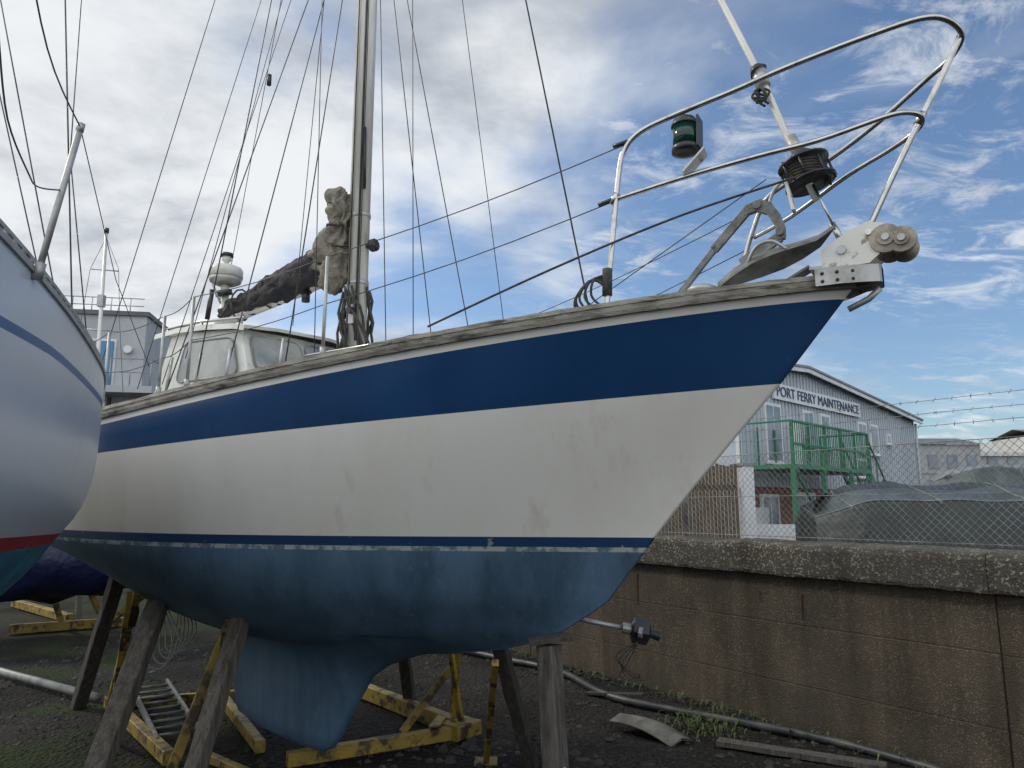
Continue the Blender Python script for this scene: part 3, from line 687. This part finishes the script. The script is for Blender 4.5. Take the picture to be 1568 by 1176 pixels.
cu=bpy.data.curves.new('sg','FONT');cu.body='PORT FERRY MAINTENANCE';cu.size=.62;cu.extrude=.01;cu.align_x='CENTER';cu.align_y='CENTER'
to=bpy.data.objects.new('tmp',cu);scene.collection.objects.link(to);bpy.context.view_layer.update()
me=bpy.data.meshes.new_from_object(to.evaluated_get(bpy.context.evaluated_depsgraph_get()));w=to.dimensions.x
bpy.data.objects.remove(to)
me.materials.clear();me.materials.append(MT['letters'])
so=bpy.data.objects.new('sign_lettering',me);scene.collection.objects.link(so)
so.matrix_world=Matrix.Translation(F(12.25,.18,6.57))@Matrix.Rotation(R(45),4,'Z')@Matrix.Rotation(R(90),4,'X')@Matrix.Diagonal((8.2/w,.9,1,1))
mw=so.matrix_world.copy();so.parent=bl;so.matrix_parent_inverse=Matrix.Translation(-bl.location);so.matrix_basis=mw
mb=MB()
g='gpaint';za=3.55;A0,A1=12.6,19.4
mb.box(F((A0+A1)/2,1.1,za),(A1-A0,1.9,.14),g,rz=R(45))
for i in range(6): a=A0+(A1-A0)*i/5;mb.beam(F(a,2.0,za),F(a,2.0,za+1.5),.09,.09,g);mb.beam(F(a,.15,za),F(a,.15,za+1.5),.06,.06,g)
for a in (A0,14.5,17,A1): mb.beam(F(a,2.0,0),F(a,2.0,za),.16,.16,g)
for z in (.75,1.5): mb.beam(F(A0,2.0,za+z),F(A1,2.0,za+z),.08,.08,g)
for i in range(44): a=A0+(A1-A0)*i/43;mb.beam(F(a,2.0,za+.05),F(a,2.0,za+1.48),.03,.03,g)
for a in (A0,A1): mb.beam(F(a,.1,za+1.5),F(a,2,za+1.5),.06,.06,g)
for o in (1.0,2.0):
    mb.beam(F(A0,o,za),F(A0-3.6,o,0.1),.06,.26,g);mb.beam(F(A0,o,za+1.3),F(A0-3.6,o,1.4),.06,.06,g)
    for i in range(6): mb.beam(F(A0-.2-i*.62,o,za-.2-i*.62),F(A0-.2-i*.62,o,za+1.05-i*.62),.045,.045,g)
for i in range(16): mb.box(F(A0-.1-i*.22,1.5,za-.1-i*.215),(.24,1.0,.03),g,rz=R(45))
mb.beam(F(16,2,.3),F(A0+.2,2,za-.1),.07,.07,g);mb.beam(F(16,2,.3),F(19.2,2,za-.1),.07,.07,g)
mb.build('external_stairs',bl)

MT['slat']=mat('brown_timber_slats',(.14,.098,.052),.85,var=((.075,.052,.03),6,.4,.6),stretch=(4,4,.4))
mb=MB()
p0=Vector((.9,15.0,0));p1=Vector((4.18,13.9,0))
for i in range(54):
    q=p0.lerp(p1,i/53);z=3.02+random.uniform(-.03,.03);mb.beam(q+Vector((0,0,0)),q+Vector((0,0,z)),.058,.03,'slat',up=(.3,.95,0))
for z in (.6,2.6): mb.beam(p0+Vector((.02,.06,z)),p1+Vector((.02,.06,z)),.05,.1,'slat')
mb.build('timber_slat_fence')
mb=MB();mb.box((4.38,13.95,1.5),(.22,.22,3.0),'wpaint',rz=R(20));mb.box((4.38,13.95,3.02),(.28,.28,.05),'roof',rz=R(20));mb.box((5.3,14.6,.95),(1.7,.12,1.9),'wpaint',rz=R(15));mb.build('white_gate_pillar')
MT['tarp']=mat('green_grey_tarpaulin',(.014,.022,.022),.55,var=((.028,.038,.036),1.2,.4,.65),bump=(2.5,.7,.08))
MT['tarp2']=mat('pale_tarpaulin',(.075,.095,.095),.5,var=((.04,.055,.055),1.6,.42,.6),bump=(3,.6,.06))
MT['tseam']=mat('tarp_seam_rope',(.22,.24,.24),.6,var=((.13,.14,.14),3,.4,.6))
def tarp(name,o,ex,ey,length,depth,zb,zt,m1,m2):
    mb=MB();rows=[];n=90
    def P_(x,y,z): q=o+ex*x+ey*y;return Vector((q.x,q.y,z))
    for i in range(n+1):
        x=length*i/n;en=min(x/.7,(length-x)/.7,1);en=math.sin(en*math.pi/2) if en>0 else 0
        sag=.05*math.sin(math.pi*((x/1.25)%1))
        pr=[(0,.0),(0.02,zb*.5),(.0,zb),(.06,zb+.05),(.35,zt-.12-sag*.5),(.75,zt-.02-sag),(depth*.5,zt+.06-sag),(depth-.5,zt-.1),(depth,zb),(depth,0)]
        row=[]
        for y,z in pr:
            zz=z*(.90+.10*en) if z>zb*.9 else z*(.93+.07*en)
            q=P_(x,(y+.5*(1-en) if y<depth*.5 else y-.5*(1-en)),zz)
            row.append(q+noise.noise_vector(Vector((x*2.2,y*2,z*1.2)))*.04)
        rows.append(row)
    mb.grid([r[:4] for r in rows],m1);mb.grid([r[3:6] for r in rows],m2);mb.grid([r[5:] for r in rows],m1)
    mb.poly(rows[0],m1);mb.poly(rows[-1],m1)
    mb.tube([r[3]+Vector((0,-.01,0)) for r in rows],.010,'tseam',seg=5)
    for i in range(6,n,18): mb.tube([q+Vector((0,-.01,.005)) for q in rows[i][2:7]],.010,'tseam',seg=5)
    mb.build(name,recalc=False)
ex=Vector((.97,-.10,0));ey=Vector((.10,.97,0))
tarp('tarpaulin_covered_boat',Vector((4.10,9.7,0)),ex,ey,5.4,2.2,2.27,2.53,'tarp','tarp2')
tarp('tarpaulin_covered_boat',Vector((11.9,19.5,0)),ex,ey,6,3,2.6,3.35,'tseam','tarp2')
MT['town1']=mat('pale_render',(.60,.60,.57),.7,var=((.48,.48,.46),.2,.4,.6));MT['town2']=mat('grey_render',(.36,.37,.38),.7,var=((.28,.29,.30),.2,.4,.6));MT['town3']=mat('slate_roof',(.10,.11,.125),.7,var=((.14,.15,.16),.3,.4,.6))
random.seed(9)
x=28
while x<75:
    w=random.uniform(3.5,8);h=random.uniform(5.8,8.0);y=58+random.uniform(-3,4);mb=MB()
    mb.box((x+w/2,y,h/2),(w,6,h),random.choice(['town1','town1','town2']))
    if random.random()<.5:
        mb.add([(x-.2,y-3.2,h),(x+w+.2,y-3.2,h),(x+w+.2,y,h+.7),(x-.2,y,h+.7),(x+w+.2,y+3.2,h),(x-.2,y+3.2,h)],[[0,1,2,3],[3,2,4,5]],'town3')
    else: mb.box((x+w/2,y,h+.15),(w+.4,6.4,.3),'town1');mb.box((x+w*.4,y,h+.7),(w*.3,2,.9),'town1')
    nx=max(2,int(w/1.3))
    for fl in (1.4,3.4,5.2):
        for j in range(nx): mb.box((x+w*(j+.5)/nx,y-3.02,fl+.2),(w/nx*.5,.08,1.0),'dglass')
        mb.box((x+w/2,y-3.03,fl-.6),(w,.08,.1),'town2')
    mb.build('terraced_house');x+=w+random.uniform(0,.8)
random.seed(11)
# ------------------------------------------------------------------ left: office block, mast, tarp boat
MT['off']=mat('office_cladding',(.40,.415,.43),.6,var=((.33,.345,.36),.4,.4,.6));MT['offd']=mat('office_dark',(.08,.09,.10),.5,var=((.1,.11,.12),.4,.4,.6))
ob=root('office_block',(-18,28,0));mb=MB()
fx=Vector((.985,.17,0));fy=Vector((-.17,.985,0));O=Vector((-14.25,28,0))
def G_(x,y,z): q=O+fx*x+fy*y;return Vector((q.x,q.y,z))
def gb(x0,x1,y0,y1,z0,z1,m): mb.box(G_((x0+x1)/2,(y0+y1)/2,(z0+z1)/2),(abs(x1-x0),abs(y1-y0),z1-z0),m,rz=math.atan2(.17,.985))
gb(-14,0,0,9,0,9.55,'off');gb(-14.1,.1,-.1,9.1,9.55,9.72,'offd')
gb(-2.6,0.02,-.05,.05,5.8,6.05,'offd');gb(-14,.8,-1.4,-.003,6.35,6.6,'off')
for x in (-12,-9.5,-7,-4.6,-2.2):
    gb(x,x+1.2,-.06,.05,6.7,8.6,'wpaint');gb(x+.1,x+1.1,-.09,.0,6.8,8.5,'dglass')
    gb(x,x+1.6,-.06,.05,3.6,5.4,'wpaint');gb(x+.1,x+1.5,-.09,.0,3.7,5.3,'dglass')
MT['lb']=mat('light_blue_panel',(.06,.20,.36),.5,var=((.05,.16,.30),1,.4,.6));MT['yel']=mat('yellow_panel',(.5,.36,.05),.5,var=((.4,.3,.05),1,.4,.6))
gb(-2.1,-1.95,-.14,-.06,6.7,8.6,'yel');gb(-1.50,-1.08,-.14,-.06,6.7,8.5,'lb')
mb.tube([G_(-.55,-.2,8.2),G_(-.55,-.05,8.2)],.15,'wpaint',seg=16,flat=True)
for zt,z0,y,x1 in ((10.3,9.7,.2,-.2),(7.6,6.6,-1.35,.75)):
    for z in (zt,(zt+z0)/2): mb.tube([G_(-14,y,z),G_(x1,y,z)],.02,'galv',seg=5)
    x=-14
    while x<=x1: mb.tube([G_(x,y,z0),G_(x,y,zt)],.02,'galv',seg=5);x+=.7
mb.tube([G_(.75,-1.35,7.6),G_(.75,-.1,7.6)],.03,'galv',seg=5)
mb.tube([G_(-1,-.3,0),G_(-1,-.3,6.3)],.08,'offd',seg=8)
mb.build('building_body',ob)
mb=MB()
mb.tube([(-8.5,15,0),(-8.58,15,5.2),(-8.65,15,8.0)],[.06,.045,.03],'alu',seg=10)
mb.tube([(-8.65,15,8.0),(-8.65,15,8.1)],.05,'black',seg=8)
for z,w in ((7.2,.3),(5.9,.4)): mb.tube([(-8.62-w,15,z),(-8.62+w,15,z-.05)],.015,'galv',seg=5)
for w in (.3,-.3): mb.tube([(-8.64,15,7.9),(-8.62+w,15,7.2),(-8.6+w*1.4,15,5.9),(-8.5+w*2.6,15,2.5)],.006,'wire',seg=4)
mb.box((-8.62,15,6.5),(.12,.12,.25),'galv')
mb.build('steel_mast_pole')
MT['btarp']=mat('dark_blue_tarpaulin',(.003,.006,.034),.5,var=((.006,.011,.06),1.5,.4,.65),bump=(3,.8,.1))
mb=MB();rows=[]
for i in range(41):
    t=i/40;x=-10.5+t*4.5;w=1.2*math.sin(math.pi*min(1,.12+t*.88))**.6;rows.append([Vector((x+noise.noise(Vector((t*5,a,0)))*.08,13+w*math.cos(a),1.38+ (.78 if math.sin(a)>0 else .75)*math.sin(a)*(w/1.2)**.5+noise.noise(Vector((t*9,a*3,3)))*.12+abs(math.sin(t*16))*.05)) for a in [k*math.pi/12 for k in range(24)]])
mb.grid(rows,'btarp',close=True);mb.poly(rows[0],'btarp');mb.poly(rows[-1],'btarp')
mb.build('tarpaulined_dinghy',recalc=True)

# ------------------------------------------------------------------ props and cradle
MT['timber']=mat('grey_timber',(.115,.105,.09),.9,var=((.055,.048,.04),6,.4,.62),var2=((.22,.21,.19),9,.64,.75),var3=((.02,.018,.014),14,.60,.66),stretch=(4,4,.4),bump=(30,.7,.015))
MT['dtimber']=mat('dark_timber',(.035,.031,.026),.9,var=((.07,.062,.053),6,.45,.65),stretch=(4,4,.4))
MT['ysteel']=mat('yellow_painted_steel',(.30,.21,.03),.6,var=((.19,.135,.025),3,.4,.6),var2=((.045,.028,.016),7,.50,.60))
MT['pipe']=mat('grey_pipe',(.28,.28,.265),.5,var=((.14,.14,.125),5,.45,.65))
MT['hose']=mat('black_hose',(.03,.033,.036),.45,var=((.09,.085,.075),4,.5,.7))
MT['wchip']=mat('white_paint_smear',(.50,.50,.47),.7,var=((.10,.092,.08),12,.48,.55),stretch=(1,1,.5))
def prop(name,parts):
    global mb
    mb=MB()
    for a,b_,w,h,m in parts:
        if 'timber' in m and w>.1 and (Vector(a)-Vector(b_)).length>.7: mb.timber(a,b_,w,h,m)
        else: mb.beam(a,b_,w,h,m)
    return mb.build(name)
prop('timber_prop',[((-3.08,6.68,1.45),(-3.13,5.75,-.02),.16,.12,'timber'),((-3.18,6.72,1.5),(-2.95,6.72,1.42),.2,.05,'timber')])
prop('timber_prop',[((-2.18,6.24,1.45),(-2.40,5.75,-.02),.135,.11,'timber'),((-2.42,6.28,1.45),(-1.98,6.28,1.45),.25,.04,'dtimber')])
prop('timber_prop',[((.26,5.45,1.28),(.32,5.35,-.02),.16,.13,'timber'),((.12,5.47,1.30),(.42,5.47,1.34),.2,.03,'dtimber'),((.335,5.278,.52),(.34,5.272,.30),.09,.006,'wchip')])
prop('timber_prop',[((-.10,6.12,1.16),(.18,6.89,-.02),.11,.09,'dtimber')])
prop('timber_prop',[((-4.16,8.06,1.6),(-4.9,8.8,-.02),.14,.12,'dtimber')])
prop('timber_prop',[((-1.2,7.9,1.4),(-1.12,8.67,-.02),.12,.10,'dtimber')])
y='ysteel'
prop('steel_cradle',[
 ((-3.30,6.72,1.5),(-4.48,8.67,.05),.06,.06,y),((-3.34,6.66,1.50),(-3.9,7.6,.05),.045,.045,y),
 ((-4.55,8.8,.08),(-3.0,6.9,.08),.10,.12,y),((-4.48,8.67,.08),(-2.6,9.3,.08),.08,.10,y),
 ((-2.28,6.3,1.42),(-2.71,6.12,.02),.08,.08,y),((-2.24,6.33,1.3),(-2.9,7.4,.05),.05,.05,y),
 ((-3.32,8.94,.08),(-2.3,7.2,.08),.09,.11,y),((-2.7,7.0,.06),(-2.0,6.4,.06),.07,.07,y),
 ((-2.36,6.28,1.05),(-2.30,6.24,1.22),.085,.085,'black'),((-3.44,6.93,1.2),(-3.36,6.82,1.34),.068,.068,'black')])
prop('steel_cradle',[
 ((-2.03,9.54,.10),(-.50,7.70,.10),.11,.16,y),((-1.95,6.85,.08),(-.52,7.66,.08),.10,.12,y),
 ((-.59,7.95,.1),(-.52,7.45,1.5),.08,.08,y),((-.54,7.75,.75),(-1.05,7.50,.12),.06,.06,y),((-.50,7.62,.2),(-.62,7.4,1.1),.05,.05,y),
 ((-.62,7.60,.09),(-.40,7.85,.09),.26,.14,y),((-.75,7.5,.165),(-.70,7.9,.165),.10,.012,y)])
prop('steel_prop',[((-.12,5.56,1.14),(-.23,6.99,0),.05,.05,y),((-.33,6.99,.02),(-.13,6.99,.02),.2,.02,y)])
prop('steel_cradle',[((-8.9,13.6,.1),(-7.3,14.5,.1),.14,.16,y),((-11.2,17.2,.1),(-8.6,14.9,.1),.14,.16,y),((-8.2,14,.1),(-8.5,13.8,1.1),.1,.1,y),((-7.6,14.3,.1),(-7.9,13.9,1.1),.1,.1,y),((-6.3,13.6,.9),(-7.4,13.9,.1),.1,.1,y)])
mb=MB()
d=(Vector((-3.25,7.34,0))-Vector((-4.29,8.94,0)));u=d.normalized();sd=Vector((-u.y,u.x,0))*.19;a0=Vector((-4.25,9.1,.2))
for q in (1,-1): mb.beam(a0+sd*q,a0+d*1.1+sd*q+Vector((0,0,-.08)),.03,.07,'anch')
for i in range(9): c=a0+d*(.1+i*.115)+Vector((0,0,-.01*i));mb.tube([c-sd,c+sd],.016,'anch',seg=6)
mb.build('aluminium_ladder')
mb=MB();mb.tube([(-9.5,11.9,.12),(-6.75,10.23,.1),(-4.77,9.0,.07)],.045,'pipe',seg=12);mb.build('plastic_pipe')
mb=MB();mb.tube(smooth([(-1.5,12.8,.05),(-.14,11.3,.05),(.3,10.9,.05),(.72,10.3,.05),(1.12,9.15,.06),(1.75,8.55,.05),(2.75,7.75,.05),(3.35,7.05,.05),(4.1,5.85,.05)],8),.042,'hose',seg=10);mb.build('black_hose')
MT['board']=mat('weathered_board',(.16,.155,.135),.8,var=((.08,.075,.065),5,.4,.6))
mb=MB()
rows=[]
for i in range(9):
    t=i/8;c=Vector((1.13,8.17,0)).lerp(Vector((1.62,7.5,0)),t);z=.10+.05*math.sin(t*3)-.06*t;rows.append([c+Vector((-.12,-.09,z-.03)),c+Vector((0,0,z+.02)),c+Vector((.12,.09,z-.02)),c+Vector((.12,.09,z-.035)),c+Vector((0,0,z+.0)),c+Vector((-.12,-.09,z-.045))])
mb.grid(rows,'board',close=True);mb.build('plywood_offcut')
prop('timber_plank',[((1.95,7.45,.05),(3.2,6.75,.05),.14,.05,'timber')])
prop('timber_plank',[((.9,9.3,.05),(1.5,8.9,.12),.10,.03,'dtimber')])
mb=MB()
mb.tube([(.30,6.62,1.36),(.64,6.5,1.29),(.97,6.48,1.23)],.020,'galv',seg=10);mb.beam((.30,6.62,0),(.30,6.62,1.42),.06,.06,'dtimber')
mb.tube([(.93,6.48,1.24),(1.0,6.48,1.225)],.045,'galv',seg=12,flat=True)
mb.tube([(1.00,6.47,1.225),(1.02,6.47,1.222),(1.14,6.46,1.20),(1.16,6.46,1.196)],[.05,.105,.105,.05],'black',seg=8,flat=True)
mb.tube([(1.05,6.365,1.22),(1.08,6.355,1.215)],.045,'galv',seg=10,flat=True)
MT['dgreen']=mat('dark_green_plastic',(.01,.05,.04),.5,var=((.02,.03,.03),10,.4,.6))
mb.tube([(1.16,6.46,1.196),(1.24,6.45,1.176)],[.035,.045],'dgreen',seg=10,flat=True)
for i in range(4):
    mb.tube(smooth([(1.05,6.4,1.14),(.95-.03*i,6.42,.95+.02*i),(.9+.05*i,6.45,.85),(1.1-.02*i,6.4,.80+.03*i)],4),.005,'rope',seg=5)
mb.build('trailer_winch_arm')
mb=MB()
for i in range(6):
    mb.tube(smooth([B(6.5+.03*i,.35,-.72),Vector((-3.72+.05*i,7.9,1.05)),Vector((-3.70+.06*i,7.85,.68+.05*i)),Vector((-3.52+.04*i,7.85,.66+.04*i)),Vector((-3.45+.04*i,7.9,1.05)),B(6.2+.02*i,.35,-.75)],5),.007,'pipe',seg=5)
mb.build('hanging_rope_coil')
MT['leaf']=mat('weed_leaf',(.04,.075,.018),.7,var=((.08,.10,.03),8,.4,.6))
mb=MB()
for i in range(620):
    if i<300: c=Vector((1.95+random.gauss(0,.22),8.05+random.gauss(0,.2),0))
    else:
        kk=random.uniform(-3.5,3);c=Wp(kk,.12+abs(random.gauss(0,.12)),0)
    h=random.uniform(.03,.14);an=random.uniform(0,6.28);d=Vector((math.cos(an),math.sin(an),0));s_=Vector((-d.y,d.x,0))*random.uniform(.005,.014)
    mb.add([c,c+d*h*.4+Vector((0,0,h*.7))+s_,c+d*h*.9+Vector((0,0,h*.8)),c+d*h*.4+Vector((0,0,h*.7))-s_],[[0,1,2,3]],'leaf')
mb.build('weeds',recalc=False)

# ------------------------------------------------------------------ world
w=bpy.data.worlds.new('World');scene.world=w;w.use_nodes=True;nt=w.node_tree;N=nt.nodes;L=nt.links;N.clear()
out=N.new('ShaderNodeOutputWorld')
SUNAZ=math.atan2(-.93,.36);SUNEL=R(38)
sky=N.new('ShaderNodeTexSky');sky.sky_type='NISHITA';sky.sun_disc=False;sky.sun_elevation=SUNEL;sky.sun_rotation=SUNAZ%(2*math.pi)
tint=N.new('ShaderNodeMix');tint.data_type='RGBA';tint.blend_type='MULTIPLY';tint.inputs['Factor'].default_value=1;tint.inputs['B'].default_value=(.86,.98,1.10,1);L.new(sky.outputs[0],tint.inputs['A'])
bg1=N.new('ShaderNodeBackground');bg1.inputs['Strength'].default_value=.13;L.new(tint.outputs['Result'],bg1.inputs['Color'])
tc=N.new('ShaderNodeTexCoord');sx=N.new('ShaderNodeSeparateXYZ');L.new(tc.outputs['Generated'],sx.inputs[0])
def math_(op,a,b=None,clamp=False):
    n=N.new('ShaderNodeMath');n.operation=op;n.use_clamp=clamp
    for i,q in enumerate((a,b)):
        if q is None: continue
        if isinstance(q,(int,float)): n.inputs[i].default_value=q
        else: L.new(q,n.inputs[i])
    return n.outputs[0]
zc=math_('ADD',math_('MAXIMUM',sx.outputs['Z'],0.0),.16)
cx=N.new('ShaderNodeCombineXYZ');L.new(math_('DIVIDE',sx.outputs['X'],zc),cx.inputs[0]);L.new(math_('DIVIDE',sx.outputs['Y'],zc),cx.inputs[1])
def nz(scale,detail,rough,off,dist=0,st=(1,1,1)):
    mp=N.new('ShaderNodeMapping');mp.inputs['Location'].default_value=off;mp.inputs['Scale'].default_value=st;L.new(cx.outputs[0],mp.inputs[0])
    n=N.new('ShaderNodeTexNoise');n.inputs['Scale'].default_value=scale;n.inputs['Detail'].default_value=detail;n.inputs['Roughness'].default_value=rough;n.inputs['Distortion'].default_value=dist;L.new(mp.outputs[0],n.inputs['Vector']);return n.outputs['Fac']
def mr(v,a,b,c=0,d=1,sm=True):
    n=N.new('ShaderNodeMapRange');n.interpolation_type='SMOOTHSTEP' if sm else 'LINEAR';L.new(v,n.inputs['Value'])
    for i,q in zip(('From Min','From Max','To Min','To Max'),(a,b,c,d)): n.inputs[i].default_value=q
    return n.outputs[0]
A=nz(.9,12,.55,(3.1,1.7,0),.3)
bias=mr(sx.outputs['X'],-.35,.40,.24,-.085,False)
low=mr(sx.outputs['Z'],.04,.24,.10,0)
back=mr(sx.outputs['Y'],.2,-.3,0,.25)  # extra cloud cover added behind the camera, part of the hull fill light
cov=math_('ADD',math_('ADD',math_('ADD',A,bias),low),back)
thick=mr(cov,.45,.66)
wisp=mr(nz(5.0,11,.68,(1,5,0),.5,(1,1.5,1)),.45,.68,0,.72)
patch=mr(nz(.8,5,.5,(7,2,0)),.30,.54)
fac=math_('MAXIMUM',thick,math_('MULTIPLY',wisp,patch))
bg2=N.new('ShaderNodeBackground');L.new(mr(sx.outputs['Y'],.25,-.35,1.06,1.85),bg2.inputs['Strength'])  # unseen clouds behind the camera brightened, added as fill for the hull side
cr=N.new('ShaderNodeMix');cr.data_type='RGBA';cr.inputs['A'].default_value=(.82,.845,.87,1);cr.inputs['B'].default_value=(.40,.44,.51,1)
L.new(mr(nz(1.5,10,.58,(9,4,0),.2),.42,.66),cr.inputs['Factor']);L.new(cr.outputs['Result'],bg2.inputs['Color'])
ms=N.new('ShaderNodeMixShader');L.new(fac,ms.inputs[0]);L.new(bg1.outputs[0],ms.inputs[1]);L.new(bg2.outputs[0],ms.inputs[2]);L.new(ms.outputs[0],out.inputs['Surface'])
sl=bpy.data.lights.new('sun','SUN');sl.energy=1.5;sl.angle=R(8);sl.color=(1,.95,.86)
so=bpy.data.objects.new('sun',sl);scene.collection.objects.link(so)
d=Vector((math.sin(SUNAZ)*math.cos(SUNEL),math.cos(SUNAZ)*math.cos(SUNEL),math.sin(SUNEL)))
so.rotation_euler=d.to_track_quat('Z','Y').to_euler();so.location=d*30
# ------------------------------------------------------------------ camera
cd=bpy.data.cameras.new('camera');cam=bpy.data.objects.new('camera',cd);scene.collection.objects.link(cam)
cam.location=(0,0,EYE);cam.rotation_euler=(R(90+9.4),0,0);cd.sensor_width=36;cd.lens=36*1130/1568;cd.clip_end=2000;cd.clip_start=.05
scene.camera=cam
scene.view_settings.view_transform='Standard';scene.view_settings.look='None';scene.view_settings.exposure=0
